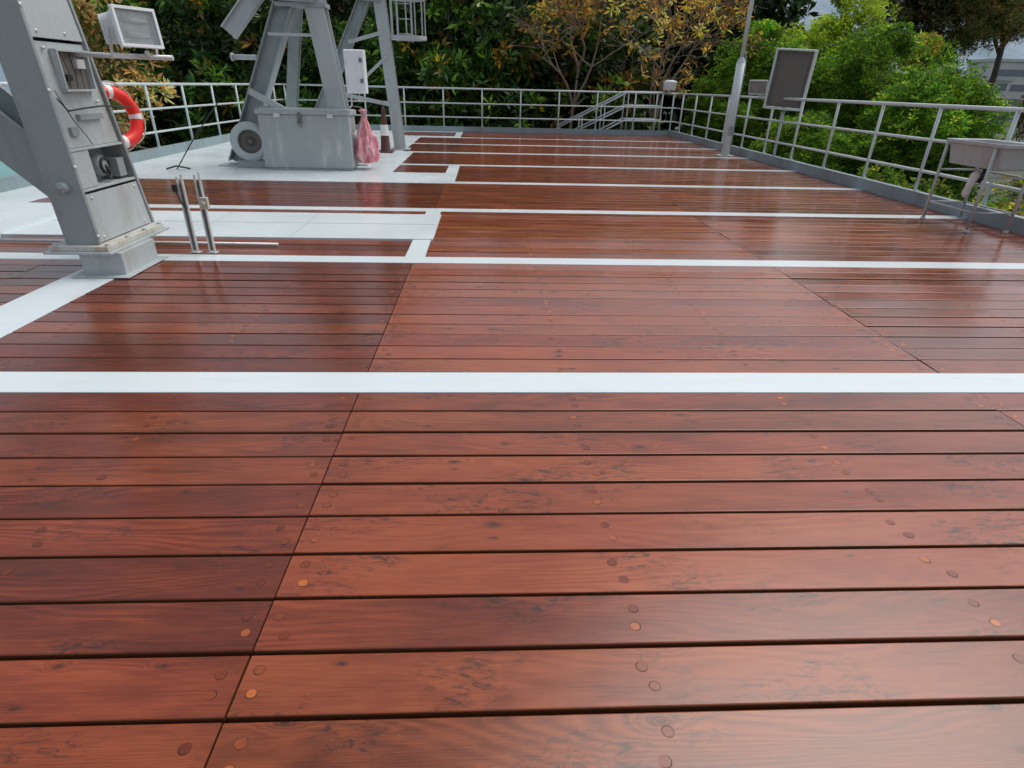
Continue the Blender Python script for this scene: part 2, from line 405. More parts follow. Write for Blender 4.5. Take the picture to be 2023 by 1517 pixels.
mb.b2(-3.035,-2.985,4.78,5.14,1.29,1.305); mb.b2(-3.035,-2.985,4.78,5.14,1.545,1.56); mb.b2(-3.035,-2.985,4.78,4.795,1.307,1.543); mb.b2(-3.035,-2.985,5.125,5.14,1.307,1.543)
mb.b2(-3.034,-3.022,4.797,5.123,1.308,1.542,1)
for k in range(3): mb.tube([(-3.0,4.85+.08*k,1.31),(-2.995,4.87+.07*k,1.42),(-3.0,4.84+.09*k,1.54)],.003,6,2)
mb.b2(-3.02,-2.99,4.98,5.08,1.44,1.50,3); mb.b2(-3.02,-2.995,4.84,4.90,1.36,1.40,2)
P(mb,'cable_panel',['steel_l','mesh','black','galv'],th,.002)
mb=MB(); Rx=Euler((0,R(90),0)).to_matrix()
mb.lathe((-3.15,5.08,.76),[(0,.10),(.06,.10),(.085,.07),(.085,0)],20,Rx,0)
mb.torus((-3.05,5.08,.76),Rx,.055,.012,20,8,1)
mb.tube([(-3.05,5.08,.76),(-3.03,5.10,.70),(-3.02,5.06,.66),(-3.02,5.02,.68)],.010,8,1)
mb.b2(-3.14,-3.02,5.20,5.30,.66,.80,0)
P(mb,'cable_winch',['steel','black'],th)
mb=MB(); Rf=Euler((R(90),0,0)).to_matrix()
mb.lathe((-3.10,4.60,.66),[(0,.05),(.035,.05),(.042,.035),(.042,0)],20,Rf,0)
mb.lathe((-3.10,4.60,.66),[(0,.062),(.014,.062),(.014,.045)],6,Rf,0)
P(mb,'round_boss',['steel'],th)
mb=MB()
for k in range(6): mb.lathe((-2.975+lx(.3+.5*k),4.615,.3+.5*k),[(0,.012),(.012,.012),(.014,0)],8,Rx,0)
for (yy,zz) in ((4.70,1.66),(5.0,1.66),(4.70,.28),(5.3,.28),(4.70,.57),(5.3,.57),(4.72,1.56),(5.15,1.22)):
    mb.lathe((-2.985+lx(zz),yy,zz),[(0,.012),(.010,.012),(.012,0)],8,Rx,0)
P(mb,'bolt_head',['galv'],th)
mb=MB(); mb.hbeam((-3.24,4.95,.66),(-5.6,4.95,2.98),.32,.34,.025,(0,1,0)); 
P(mb,'diagonal_brace',['steel'],th,.003)
mb=MB()
mb.tube([(-3.0,4.66,1.25),(-2.96,4.68,1.17),(-2.98,4.9,1.18),(-2.98,5.15,1.19),(-2.93,5.30,1.18),(-2.95,5.5,1.17)],.006,6)
P(mb,'loose_cable',['black'],th)
mb=MB(); mb.tube([(-3.0,4.66,1.30),(-2.985,4.75,1.1),(-2.99,4.85,1.0),(-2.99,4.9,.93)],.003,6); P(mb,'loose_cable',['black'],th)

def floodlight(label,base,rotz,tilt,w,h,d,arm,bulbs=True,mt='white'):
    th=thing('flood_light',label,'floodlight',base)
    Rm=Matrix.Rotation(rotz,3,'Z')@Matrix.Rotation(tilt,3,'X'); c=Vector(base)
    T=lambda x,y,z:c+Rm@Vector((x,y,z))
    mb=MB()
    vs=[]
    for (yy,s) in((-d*.2,1),(d*.5,.72)):
        for sx,sz in((-1,-1),(1,-1),(1,1),(-1,1)): vs.append(T(sx*w/2*s,yy,sz*h/2*s))
    mb.add(vs,[(0,1,5,4),(1,2,6,5),(2,3,7,6),(3,0,4,7),(4,5,6,7)])
    for k in range(8): mb.box(T(-w*.32+k*w*.09,d*.56,0),(.005,d*.3,h*.70),Rm)
    for k in range(7):
        for sx in(-1,1): mb.box(T(sx*w*.46,-d*.08+k*d*.09,0),(w*.14,.005,h*.78),Rm)
    P(mb,'housing',[mt],th,.001)
    mb=MB(); t=w*.07
    for sz in(-1,1): mb.box(T(0,-d*.25,sz*(h/2)),(w+t*2,d*.14,t),Rm)
    for sx in(-1,1): mb.box(T(sx*(w/2+t*.5),-d*.25,0),(t,d*.14,h-t),Rm)
    P(mb,'bezel',[mt],th,.002)
    mb=MB(); mb.box(T(0,-d*.27,0),(w-.004,.004,h-t-.004),Rm); P(mb,'glass',['glass'],th)
    mb=MB(); mb.box(T(0,-d*.12,0),(w*.93,.004,h*.93),Rm)
    P(mb,'reflector',['refl'],th)
    if bulbs:
        for sz in(-.2,.2):
            mb=MB(); mb.tube([T(-w*.3,-d*.17,sz*h),T(w*.3,-d*.17,sz*h)],h*.09,10); P(mb,'bulb',['white'],th)
    mb=MB()
    for sx in(-1,1): mb.beam(T(sx*(w/2+t*1.6),0,0),T(sx*(w/2+t*1.6),d*.2,-h*.72),.006,.03)
    mb.beam(T(-w/2-t*1.6,d*.2,-h*.72),T(w/2+t*1.6,d*.2,-h*.72),.03,.006)
    for a in arm: mb.tube(a,.017,8)
    P(mb,'bracket',['galv'],th)
    return th
floodlight('white framed floodlight on a pipe arm fixed to a steel column',(-2.52,4.95,1.70),R(62),R(-6),.28,.23,.24,
   [[(-3.03,5.0,1.54),(-2.75,5.0,1.53),(-2.3,5.0,1.525)],[(-2.47,5.0,1.52),(-2.47,4.98,1.56)]],True,'white')
LB=Vector((-3.31,5.85,1.07))
th=thing('lifebuoy','red lifebuoy with white bands hung behind a steel column','lifebuoy',LB)
Rm=Matrix.Rotation(R(68),3,'Z')@Matrix.Rotation(R(84),3,'X')
mb=MB()
for k in range(4):
    a=k*math.pi/2+.1; mb.torus(LB,Rm,.205,.055,14,14,0,a,a+1.35); mb.torus(LB,Rm,.205,.056,5,14,1,a+1.35,a+math.pi/2)
P(mb,'ring',['red','reflect'],th)
for k in range(4):
    mb=MB()
    a0=k*math.pi/2+.45; pts=[]
    for i in range(9):
        a=a0+(math.pi/2)*i/8; rr=.262+.03*math.sin(math.pi*i/8); pts.append(LB+Rm@Vector((rr*math.cos(a),rr*math.sin(a),0)))
    mb.tube(pts,.006,6)
    P(mb,'grab_rope',['beige'],th)
P(MB().tube([(-3.18,5.28,1.27),(-3.25,5.6,1.31),(-3.31,5.84,1.28)],.008,6),'hanger',['galv'],th)
P(MB().tube([(-3.18,5.33,.86),(-3.31,5.80,.84)],.008,6),'hanger',['galv'],th)

for dx,lab,bx in((-2.60,'slotted steel strut standing on the deck with black socket',0),(-2.45,'slotted steel strut standing on the deck with beige box',1)):
    th=thing('strut_channel',lab,'steel strut',(dx,5.3,0),'slotted struts standing near the column')
    mb=MB(); Hc=.66+.02*bx
    for sx in(-1,1):
        mb.b2(dx+sx*.020-.006,dx+sx*.020+.006,5.285,5.31,.003,Hc+.01*sx)
    mb.b2(dx-.0135,dx+.0135,5.306,5.309,.02,Hc-.06,1)
    mb.b2(dx-.04,dx+.04,5.27,5.34,.0025,.008)
    P(mb,'channel',['galv','mesh'],th,.001)
    mb=MB()
    if bx==0:
        mb.box((dx-.045,5.275,.56),(.035,.03,.06)); mb.tube([(dx-.04,5.27,.54),(dx-.02,5.27,.46),(dx+.02,5.27,.38)],.007,6)
    else:
        mb.box((dx+.03,5.265,.44),(.07,.04,.10)); mb.lathe((dx+.03,5.244,.44),[(0,.02),(.02,.02),(.022,0)],14,Rf)
    P(mb,'socket_box',['black' if bx==0 else 'beige'],th,.005)
th=thing('steel_pipe','thin galvanised pipe lying across the plank deck','pipe',(-2.5,5.57,0))
mb=MB(); mb.tube([(-4.6,5.60,.022),(-1.95,5.555,.022)],.013,10); P(mb,'tube',['galv'],th)

# ------------------------------------------------------------------ middle pylon
th=thing('lattice_pylon','grey steel A-frame pylon standing on painted deck plate','pylon',(-3.4,11.3,0))
mb=MB(); mb.hbeam((-4.50,11.5,.03),(-3.10,11.25,2.75),.30,.28,.025,(0,1,0),0,'y'); P(mb,'leg',['steel'],th,.003)
mb=MB(); mb.hbeam((-2.46,11.45,.03),(-2.78,11.25,2.75),.30,.3,.025,(0,1,0),0,'x'); P(mb,'leg',['steel_l'],th,.003)
mb=MB(); mb.hbeam((-4.0,12.9,.03),(-3.1,11.9,3.2),.18,.18,.02); P(mb,'leg',['steel'],th)
mb=MB(); mb.b2(-3.35,-2.55,11.08,11.4,2.44,2.5); mb.hbeam((-3.0,11.2,2.5),(-2.9,11.2,5.0),.55,.35,.025); P(mb,'crosshead',['steel'],th,.004)
mb=MB(); mb.hbeam((-4.12,11.05,2.05),(-3.3,11.15,2.95),.24,.18,.02,(0,1,0),0,'y'); P(mb,'sloping_arm',['steel_l'],th,.003)
for a,b_,w_ in (((-4.0,11.2,1.22),(-3.05,11.2,.72),.10),((-3.9,11.3,.95),(-2.65,11.3,.93),.08),((-3.5,11.05,2.05),(-2.8,11.05,2.05),.04)):
    P(MB().beam(a,b_,w_,.06),'brace',['steel_l'],th,.002)
P(MB().b2(-4.76,-4.2,11.2,11.8,.003,.03),'base_plate',['steel_l'],th,.003)
P(MB().b2(-2.66,-2.2,11.6,11.9,.003,.03),'base_plate',['steel_l'],th,.003)
mb=MB(); mb.lathe((-3.80,11.25,1.72),[(0,.40),(.04,.40),(.04,0)],14,Euler((0,R(-90),0)).to_matrix()); mb.lathe((-4.19,11.25,1.72),[(0,.03),(.06,.03),(.06,0),(0,0)],16,Euler((0,R(-90),0)).to_matrix()); P(mb,'round_boss',['steel_l'],th)
th=thing('cable_drum','round grey flanged drum with dark opening beside the pylon','drum',(-4.12,11.1,.02))
mb=MB(); Rf2=Euler((R(90),0,R(12))).to_matrix()
mb.lathe((-4.12,11.2,.43),[(.19,.10),(.20,.13),(.31,.13),(.32,.10),(.32,.07),(.25,.06),(.25,-.25),(.32,-.26),(.32,-.3),(0,-.3)],36,Rf2)
P(mb,'flange',['steel_l'],th)
mb=MB(); mb.lathe((-4.12,11.2,.43),[(.19,.10),(.19,.02),(.05,.02),(.05,.07),(0,.07)],30,Rf2); P(mb,'hub',['mesh'],th)
mb=MB(); mb.b2(-4.38,-3.86,11.1,11.45,.004,.12); P(mb,'cradle',['steel'],th,.004)
th=thing('storage_box','worn grey metal storage box with hasp latch on deck','box',(-3.07,10.9,0))
mb=MB(); mb.b2(-3.83,-2.32,10.9,11.41,.04,.88); mb.b2(-3.80,-2.35,10.93,11.38,.003,.039)
P(mb,'body',['boxp'],th,.008)
mb=MB(); mb.b2(-3.86,-2.29,10.87,11.44,.885,.955); mb.b2(-3.84,-2.31,10.89,11.42,.956,.965)
P(mb,'lid',['boxp'],th,.008)
for x in(-3.5,-2.62): P(MB().b2(x-.05,x+.05,10.852,10.868,.84,.90),'hinge',['galv'],th,.002)
mb=MB(); mb.b2(-3.16,-3.10,10.855,10.868,.76,.92); mb.torus((-3.13,10.85,.76),Rf,.035,.009,16,6); mb.tube([(-3.13,10.85,.73),(-3.10,10.845,.68)],.01,6)
P(mb,'latch',['mesh'],th,.002)
mb=MB(); mb.tube([(-2.30,11.0,.6),(-2.25,11.0,.6),(-2.25,11.2,.6),(-2.30,11.2,.6)],.012,6); P(mb,'handle',['galv'],th)
th=thing('electrical_cabinet','white wall cabinet with latches mounted on pylon leg','cabinet',(-2.20,10.95,1.24))
ox=-.04
mb=MB(); mb.b2(-2.27+ox,-1.94+ox,10.92,11.08,1.22,1.86); P(mb,'cabinet_body',['white'],th,.012)
mb=MB(); mb.b2(-2.26+ox,-1.95+ox,10.895,10.917,1.23,1.85); P(mb,'door',['white'],th,.01)
for z in(1.38,1.68): P(MB().b2(-2.02+ox,-1.975+ox,10.870,10.894,z,z+.06),'latch',['mesh'],th,.003)
for z in(1.35,1.64): P(MB().b2(-2.245+ox,-2.225+ox,10.88,10.894,z,z+.07),'hinge',['galv'],th,.003)
P(MB().tube([(-2.26,11.0,1.22),(-2.26,11.0,1.05),(-2.33,11.05,.98)],.014,8),'conduit',['galv'],th)
P(MB().tube([(-2.12,11.0,1.22),(-2.12,11.02,1.12),(-2.34,11.1,1.1)],.01,8),'conduit',['galv'],th)
th=thing('cloth_bag','crumpled pink and white bag hanging beside the storage box','bag',(-2.15,11.2,.05))
prof=[(.0,.085),(.07,.07),(.13,.09),(.17,.15),(.195,.22),(.20,.29),(.185,.36),(.165,.43),(.14,.50),(.115,.57),(.09,.64),(.07,.71),(.05,.78),(.036,.84),(.025,.87),(.045,.90),(.06,.93),(.02,.95)]
def crump(a,z): return 1+.18*math.sin(a*6+z*4)+.14*math.sin(a*11-z*9+1)+.12*math.sin(a*3+z*17)+.10*math.sin(a*17+z*23)
mb=MB(); mb.lathe((-2.13,11.25,.03),prof,96,None,0,crump); P(mb,'sack',['pink'],th)
mb=MB(); mb.torus((-2.13,11.25,.90),Matrix.Identity(3),.032,.007,14,6); mb.tube([(-2.13,11.25,.93),(-2.15,11.25,1.0),(-2.3,11.25,1.02)],.006,6); P(mb,'tie_cord',['beige'],th)
th=thing('traffic_cone','slim maroon traffic cone with white sleeve on steel deck','traffic cone',(-2.24,14.1,0))
cxx=-2.24
mb=MB(); mb.lathe((cxx,14.1,.03),[(.125,0),(.11,.02),(.075,.5),(.04,.82),(.025,.90),(.0,.905)],24,None,0); mb.b2(cxx-.17,cxx+.17,13.93,14.27,.004,.034); P(mb,'body',['cone'],th,.01)
mb=MB(); mb.lathe((cxx,14.1,.03),[(.098,.32),(.079,.54)],24,None,0); P(mb,'sleeve',['reflect'],th)
th=thing('cable_stay','thin black stay wire anchored to the steel deck','cable',(-5.25,10.7,0))
mb=MB(); mb.tube([(-5.25,10.7,.01),(-4.9,10.8,.5),(-4.45,10.95,1.05)],.010,6); mb.tube([(-5.4,10.65,.015),(-5.25,10.7,.06),(-5.05,10.75,.015)],.014,6); P(mb,'wire',['black'],th)

# ------------------------------------------------------------------ rear pylon with caged ladder
th=thing('ladder_pylon','grey steel pylon with caged access ladder behind it','pylon',(-2.6,14.7,0))
mb=MB(); mb.hbeam((-4.2,14.9,.03),(-2.55,14.7,2.95),.24,.22,.02,(0,1,0),0,'y'); P(mb,'leg',['steel'],th,.002)
mb=MB(); mb.hbeam((-2.0,14.75,.03),(-2.26,14.7,3.2),.24,.22,.02); P(mb,'leg',['steel_l'],th,.002)
mb=MB(); mb.hbeam((-2.45,14.7,2.9),(-2.3,14.7,5.2),.5,.3,.02); P(mb,'mast',['steel'],th,.002)
for a,b_,w_ in (((-2.95,14.6,2.15),(-2.2,14.6,2.35),.07),((-3.5,14.6,1.2),(-2.12,14.6,.95),.08),((-3.9,14.75,.5),(-2.15,14.6,1.9),.06)):
    P(MB().beam(a,b_,w_,.05),'brace',['steel_l'],th,.002)
P(MB().b2(-2.2,-1.78,14.55,14.95,.003,.03),'base_plate',['steel_l'],th)
P(MB().b2(-4.45,-3.95,14.65,15.1,.003,.03),'base_plate',['steel_l'],th)
mb=MB()
for x in(-1.93,-1.62): mb.beam((x,14.95,2.2),(x,14.95,5),.04,.02)
for k in range(9): mb.tube([(-1.93,14.95,2.35+.28*k),(-1.62,14.95,2.35+.28*k)],.010,6)
P(mb,'ladder',['steel_l'],th)
mb=MB(); cx,cy=-1.66,14.65; I3=Matrix.Identity(3)
for k,z in enumerate((2.22,2.95,3.6,4.2)):
    n=24; vs=[]
    for i in range(n):
        a=2*math.pi*i/n; 
        for rr,zz in((.37,z),(.385,z),(.385,z+.07),(.37,z+.07)): vs.append((cx+rr*math.cos(a),cy+rr*math.sin(a),zz))
    mb.add(vs,[(i*4+j,((i+1)%n)*4+j,((i+1)%n)*4+(j+1)%4,i*4+(j+1)%4) for i in range(n) for j in range(4)])
for i in range(7):
    a=math.pi+math.pi*i/6; mb.beam((cx+.36*math.cos(a),cy+.36*math.sin(a),2.24),(cx+.36*math.cos(a),cy+.36*math.sin(a),4.4),.025,.01)
P(mb,'safety_cage',['steel_l'],th)

# ------------------------------------------------------------------ lamp post, panel, lights
th=thing('lamp_post','tall grey tubular pole tapering to a thin mast','pole',(5.72,14.7,0))
mb=MB(); mb.tube([(5.72,14.7,.003),(5.72,14.7,1.95)],.095,20); mb.lathe((5.72,14.7,1.95),[(.095,0),(.09,.03),(.05,.11),(.05,.12)],20); mb.b2(5.55,5.89,14.53,14.87,.003,.02); P(mb,'pole_base',['rail'],th)
mb=MB(); mb.tube([(5.72,14.7,2.05),(5.72,14.7,4.4)],.045,14); P(mb,'mast',['rail'],th)
P(MB().b2(5.66,5.78,14.585,14.605,.45,.65),'access_cover',['steel'],th)
P(MB().tube([(5.825,14.68,.1),(5.83,14.68,1.9),(5.78,14.7,2.2)],.009,6),'cable',['steel'],th)
floodlight('small grey floodlight on a bracket fixed to the railing',(6.16,14.55,1.50),R(-35),R(18),.34,.26,.22,[[(6.25,14.55,1.27),(6.2,14.57,1.36)]],False,'boxp')
th=thing('framed_panel','large dark framed panel on a post at the railing','panel',(6.3,13.2,.15))
Rp=Matrix.Rotation(R(-34),3,'Z')@Matrix.Rotation(R(4),3,'X')@Matrix.Rotation(R(3),3,'Y'); c0=Vector((6.26,13.3,1.62)); T=lambda x,y,z:c0+Rp@Vector((x,y,z))
mb=MB(); mb.box(T(0,.03,0),(.68,.05,1.02),Rp); P(mb,'panel_face',['mesh'],th)
mb=MB()
for sx in(-1,1): mb.box(T(sx*.365,0,0),(.04,.20,1.1),Rp)
for sz in(-1,1): mb.box(T(0,0,sz*.54),(.688,.20,.03),Rp)
P(mb,'frame',['rail'],th,.003)
mb=MB(); mb.box(T(0,-.002,0),(.56,.012,.9),Rp)
P(mb,'inner_sheet',['mesh'],th,.003)
mb=MB(); mb.box(T(.0,.07,-.15),(.05,.03,1.4),Rp); mb.tube([(6.28,13.34,.15),(6.30,13.38,1.1)],.03,10); mb.tube([(6.25,13.2,1.27),(6.30,13.40,1.27)],.02,8); P(mb,'support_post',['steel_l'],th)
th=thing('beacon_lamp','small white drum lamp on the railing corner','lamp',(5.95,21.0,1.29))
mb=MB(); mb.lathe((5.95,20.98,1.36),[(0,0),(.16,0),(.20,.03),(.20,.20),(.22,.22),(.22,.26),(.12,.29),(0,.3)],20); P(mb,'lamp_body',['white'],th)
mb=MB(); mb.tube([(5.95,21.0,1.27),(5.95,20.98,1.37)],.04,10); P(mb,'stem',['rail'],th)
th=thing('gangway_stairs','steel gangway stair with sloping handrails outside the railing','stairs',(3.8,21.6,0))
for yy in(21.45,22.15):
    mb=MB()
    for dz in(0,.42,.84): mb.tube([(2.5,yy,-.65+dz),(4.75,yy,.45+dz),(5.9,yy,.45+dz)],.026,8)
    for t in(0,.33,.66,1): mb.tube([(2.5+2.25*t,yy,-1.05+1.1*t),(2.5+2.25*t,yy,.19+1.1*t)],.018,8)
    mb.tube([(5.9,yy,-.3),(5.9,yy,1.29)],.02,8)
    P(mb,'handrail',['rail'],th)
mb=MB()
for yy in(21.42,22.18): mb.beam((2.1,yy,-1.5),(4.8,yy,-.05),.2,.03,(0,1,0))
for k in range(10): mb.b2(2.25+.26*k,2.5+.26*k,21.45,22.15,-1.4+.14*k,-1.37+.14*k)
mb.b2(4.8,6.1,21.42,22.18,-.12,-.07); mb.tube([(2.1,21.45,-1.5),(2.1,21.45,-4)],.04,8); mb.tube([(2.1,22.15,-1.5),(2.1,22.15,-4)],.04,8)
P(mb,'steps',['steel'],th)
# ------------------------------------------------------------------ sink
th=thing('sink','stainless steel sink on a four-legged stand by the railing','sink',(5.8,6.95,0))
mb=MB(); x0,x1,y0,y1,zt_,zb_=5.52,6.05,6.42,7.34,.95,.69
ins=.05
vs=[(x0,y0,zt_),(x1,y0,zt_),(x1,y1,zt_),(x0,y1,zt_),
    (x0+ins,y0+ins,zt_-.006),(x1-ins,y0+ins,zt_-.006),(x1-ins,y1-ins,zt_-.006),(x0+ins,y1-ins,zt_-.006),
    (x0+ins+.02,y0+ins+.02,zb_),(x1-ins-.02,y0+ins+.02,zb_),(x1-ins-.02,y1-ins-.02,zb_),(x0+ins+.02,y1-ins-.02,zb_),
    (x0,y0,zt_-.04),(x1,y0,zt_-.04),(x1,y1,zt_-.04),(x0,y1,zt_-.04),
    (x0+.035,y0+.035,zt_-.045),(x1-.035,y0+.035,zt_-.045),(x1-.035,y1-.035,zt_-.045),(x0+.035,y1-.035,zt_-.045),
    (x0+.065,y0+.09,zb_-.01),(x1-.065,y0+.09,zb_-.01),(x1-.065,y1-.09,zb_-.01),(x0+.065,y1-.09,zb_-.01)]
fs=[]
for a,b_ in((0,4),(4,8),(12,0),(16,12),(20,16)):
    for k in range(4):
        k2=(k+1)%4; fs.append((a+k,a+k2,b_+k2,b_+k))
fs+=[(8,9,10,11),(23,22,21,20)]
mb.add(vs,fs); P(mb,'basin',['ss'],th,.006)
for (x,y) in((5.54,7.32),(5.53,6.56),(6.0,7.3),(6.0,6.55)):
    mb=MB(); mb.tube([(x,y,.003),(x,y,.90)],.018,10); mb.lathe((x,y,.003),[(.030,0),(.030,.02),(.018,.03)],10); P(mb,'leg',['ss'],th)
for zz in(.22,.60):
    for a,b_ in (((5.54,7.32),(6.0,7.3)),((5.53,6.56),(6.0,6.55)),((6.0,7.3),(6.0,6.55)),((5.54,7.32),(5.53,6.56))):
        if zz>.5 and a[0]<5.6 and b_[0]<5.6: continue
        P(MB().tube([(a[0],a[1],zz),(b_[0],b_[1],zz)],.011,8),'cross_bar',['ss'],th)
mb=MB(); mb.tube([(5.78,6.9,.68),(5.78,6.9,.58),(5.76,6.92,.50)],[.03,.028,.025],12)
P(mb,'drain_pipe',['black'],th)
mb=MB(); mb.tube([(5.74,6.95,.64),(5.735,6.96,.58),(5.72,6.98,.48),(5.71,7.0,.36),(5.72,7.0,.32)],[.02,.055,.04,.035,.012],12)
P(mb,'plastic_wrap',['reflect'],th)

# ------------------------------------------------------------------ ground, water, hills
def sheet(name,x0,x1,y0,y1,z,mat,lab,cat,nx=2,ny=2,fz=None):
    mb=MB(); vs=[];fs=[]
    for j in range(ny+1):
        for i in range(nx+1):
            x=x0+(x1-x0)*i/nx; y=y0+(y1-y0)*j/ny; vs.append((x,y,z+(fz(x,y) if fz else 0)))
    for j in range(ny):
        for i in range(nx):
            a=j*(nx+1)+i; fs.append((a,a+1,a+nx+2,a+nx+1))
    mb.add(vs,fs,0,True); o=obj_from(mb,name,[mat]); struct(o,lab,cat); return o
gm=paint('soil_and_grass',(.035,.055,.02),(.06,.045,.025),.8,.6,.9,streak=False)
sheet('ground',-1500,1500,-1500,1500,-4.5,gm,'dark grassy ground under the trees','ground')
m,nt,b=newmat('harbour_water'); b.inputs['Base Color'].default_value=(.16,.42,.38,1); b.inputs['Roughness'].default_value=.18
nz=noise(nt,mapping(nt,(1,2.2,1)).outputs[0],1.6,6,.6); bp=N(nt,'ShaderNodeBump'); bp.inputs['Strength'].default_value=.6; bp.inputs['Distance'].default_value=.15
lk(nt,nz.outputs['Fac'],bp.inputs['Height']); lk(nt,bp.outputs[0],b.inputs['Normal'])
sheet('water',-900,-15,-300,150,-4.3,m,'teal rippled harbour water beside the deck','water')
hm=paint('hazy_hillside',(.25,.33,.40),(.17,.25,.29),.8,.05,.95,streak=False)  # distance haze painted into the blue-grey base colour, no volume
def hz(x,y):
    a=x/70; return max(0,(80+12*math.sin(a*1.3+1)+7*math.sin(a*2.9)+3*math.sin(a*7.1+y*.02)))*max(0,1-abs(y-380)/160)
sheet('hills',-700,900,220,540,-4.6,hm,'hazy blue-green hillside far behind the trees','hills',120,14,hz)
for i,(bx,by,bw,bh) in enumerate([(108,140,9,9),(121,150,12,13),(137,158,10,8)]):
    th=thing('harbour_building','pale low-rise harbour building far off below the hillside','building',(bx,by,-4.5),'pale buildings below the hill')
    P(MB().b2(bx-bw/2,bx+bw/2,by-4,by+4,-4.5,bh-4.5),'wall',['wallp'],th)
    P(MB().b2(bx-bw/2-.4,bx+bw/2+.4,by-4.4,by+4.4,bh-4.49,bh-3.9),'roof',['steel_l'],th)
    for k in range(int(bh/3)):
        P(MB().b2(bx-bw/2+.8,bx+bw/2-.8,by-4.05,by-4.005,-3.4+3*k,-2.0+3*k),'window',['wind'],th)

# ------------------------------------------------------------------ foliage
def leafobj(name,Pb,D,L,W,C,mat,parent,base):
    n=len(Pb); rng=np.random.default_rng(5)
    D=D/np.linalg.norm(D,axis=1,keepdims=True)
    q=rng.normal(size=(n,3)); s=np.cross(D,q); s/=np.linalg.norm(s,axis=1,keepdims=True)+1e-9
    nn=np.cross(D,s)
    mid=Pb+D*(L*.55)[:,None]+nn*(L*.06)[:,None]
    v=np.empty((n,4,3)); v[:,0]=Pb; v[:,1]=mid+s*W[:,None]; v[:,2]=Pb+D*L[:,None]-nn*(L*.08)[:,None]; v[:,3]=mid-s*W[:,None]
    v=v-np.array(base)
    me=bpy.data.meshes.new(name); me.vertices.add(n*4); me.vertices.foreach_set('co',v.reshape(-1).astype(np.float32))
    me.loops.add(n*4); me.loops.foreach_set('vertex_index',np.arange(n*4,dtype=np.int32))
    me.polygons.add(n); me.polygons.foreach_set('loop_start',np.arange(0,n*4,4,dtype=np.int32)); me.polygons.foreach_set('loop_total',np.full(n,4,dtype=np.int32))
    me.update(calc_edges=True)
    at=me.color_attributes.new('lc','FLOAT_COLOR','POINT')
    c=np.ones((n,4,4),dtype=np.float32); c[:,:,:3]=C[:,None,:]
    at.data.foreach_set('color',c.reshape(-1))
    me.materials.append(M[mat])
    o=bpy.data.objects.new(name,me); COL.objects.link(o); o.parent=parent
    return o
def unit(rng,n):
    u=rng.normal(size=(n,3)); return u/np.linalg.norm(u,axis=1,keepdims=True)
LAST=None
def crown(parent,base,ctr,rad,nl,lr,nr,k,L,W,pal,seed,mat='leaf',spread=1.0,up=.35,name='crown',lobes=None,tonev=.5,shell=.5):
    global LAST
    rng=np.random.default_rng(seed); ctr=np.array(ctr,float); rad=np.array(rad,float)
    if lobes is None:
        u=unit(rng,nl); r=rng.random(nl)**shell; lobes=ctr+u*r[:,None]*(rad-lr*.5)
    nl=len(lobes)
    lrad=lr*rng.uniform(.55,1.25,nl); tone=np.exp(rng.normal(0,tonev,nl))
    li=rng.integers(0,nl,nr); u=unit(rng,nr); rr=lrad[li]*rng.uniform(.72,1.08,nr)*(1+.18*np.sin(u[:,0]*7+li)+.15*np.sin(u[:,1]*9+li*2))
    sq=np.array([1,1,.8]); pc=lobes[li]+u*rr[:,None]*sq
    A=u*.6+np.array([0,0,up])+rng.normal(0,.25,(nr,3)); A/=np.linalg.norm(A,axis=1,keepdims=True)
    q=unit(rng,nr); X=np.cross(A,q); X/=np.linalg.norm(X,axis=1,keepdims=True); Yv=np.cross(A,X)
    cols=np.array([p[:3] for p in pal]); w=np.array([p[3] for p in pal],float); w/=w.sum()
    ci=rng.choice(len(pal),nr,p=w)
    ang=(np.arange(k)[None,:]*(2*np.pi/k)+rng.uniform(0,6.28,(nr,1))+rng.normal(0,.25,(nr,k)))
    lift=rng.uniform(.05,.75,(nr,k))
    D=X[:,None,:]*np.cos(ang)[...,None]*spread+Yv[:,None,:]*np.sin(ang)[...,None]*spread+A[:,None,:]*lift[...,None]
    D=D.reshape(-1,3); Pb=np.repeat(pc,k,axis=0)+D*.02
    n=len(Pb); Ls=L*rng.uniform(.6,1.25,n); Ws=W*rng.uniform(.7,1.2,n)
    Cc=np.repeat(cols[ci]*np.clip(tone[li],.35,2.2)[:,None],k,axis=0)*np.exp(rng.normal(0,.28,n))[:,None]
    LAST=leafobj(name,Pb,D,Ls,Ws,np.clip(Cc,0,1),mat,parent,base)
    return lobes
def trunk(parent,base,ctr,lobes,r,mat='bark',nlimb=7,seed=1):
    rnd=random.Random(seed); mb=MB(); b0=Vector(base); c=Vector(ctr); mid=b0.lerp(c,.55)+Vector((rnd.uniform(-.4,.4),rnd.uniform(-.4,.4),0))
    mb.tube([b0,b0.lerp(mid,.5)+Vector((rnd.uniform(-.2,.2),0,0)),mid,c],[r,r*.8,r*.6,r*.3],10)
    for i in range(nlimb):
        l=Vector(lobes[rnd.randrange(len(lobes))]); s=mid.lerp(c,rnd.random()*.8); m_=s.lerp(l,.5)+Vector((rnd.uniform(-.3,.3),rnd.uniform(-.3,.3),rnd.uniform(0,.3)))
        mb.tube([s,m_,l],[r*.35,r*.22,r*.08],7)
    P(mb,'trunk',[mat],parent)
def tree(name,label,cat,base,ctr,rad,nl,lr,nr,k,L,W,pal,seed,mat='leaf',tr=.2,tm='bark',group=None,**kw):
    th=thing(name,label,cat,base,group)
    lb=crown(th,base,ctr,rad,nl,lr,nr,k,L,W,pal,seed,mat,**kw)
    trunk(th,base,ctr,lb,tr,tm,seed=seed)
    return th
GZ=-4.5
dark=[(.025,.070,.012,5),(.05,.12,.018,4),(.16,.30,.03,1.8),(.17,.12,.025,.5),(.60,.28,.03,.35)]
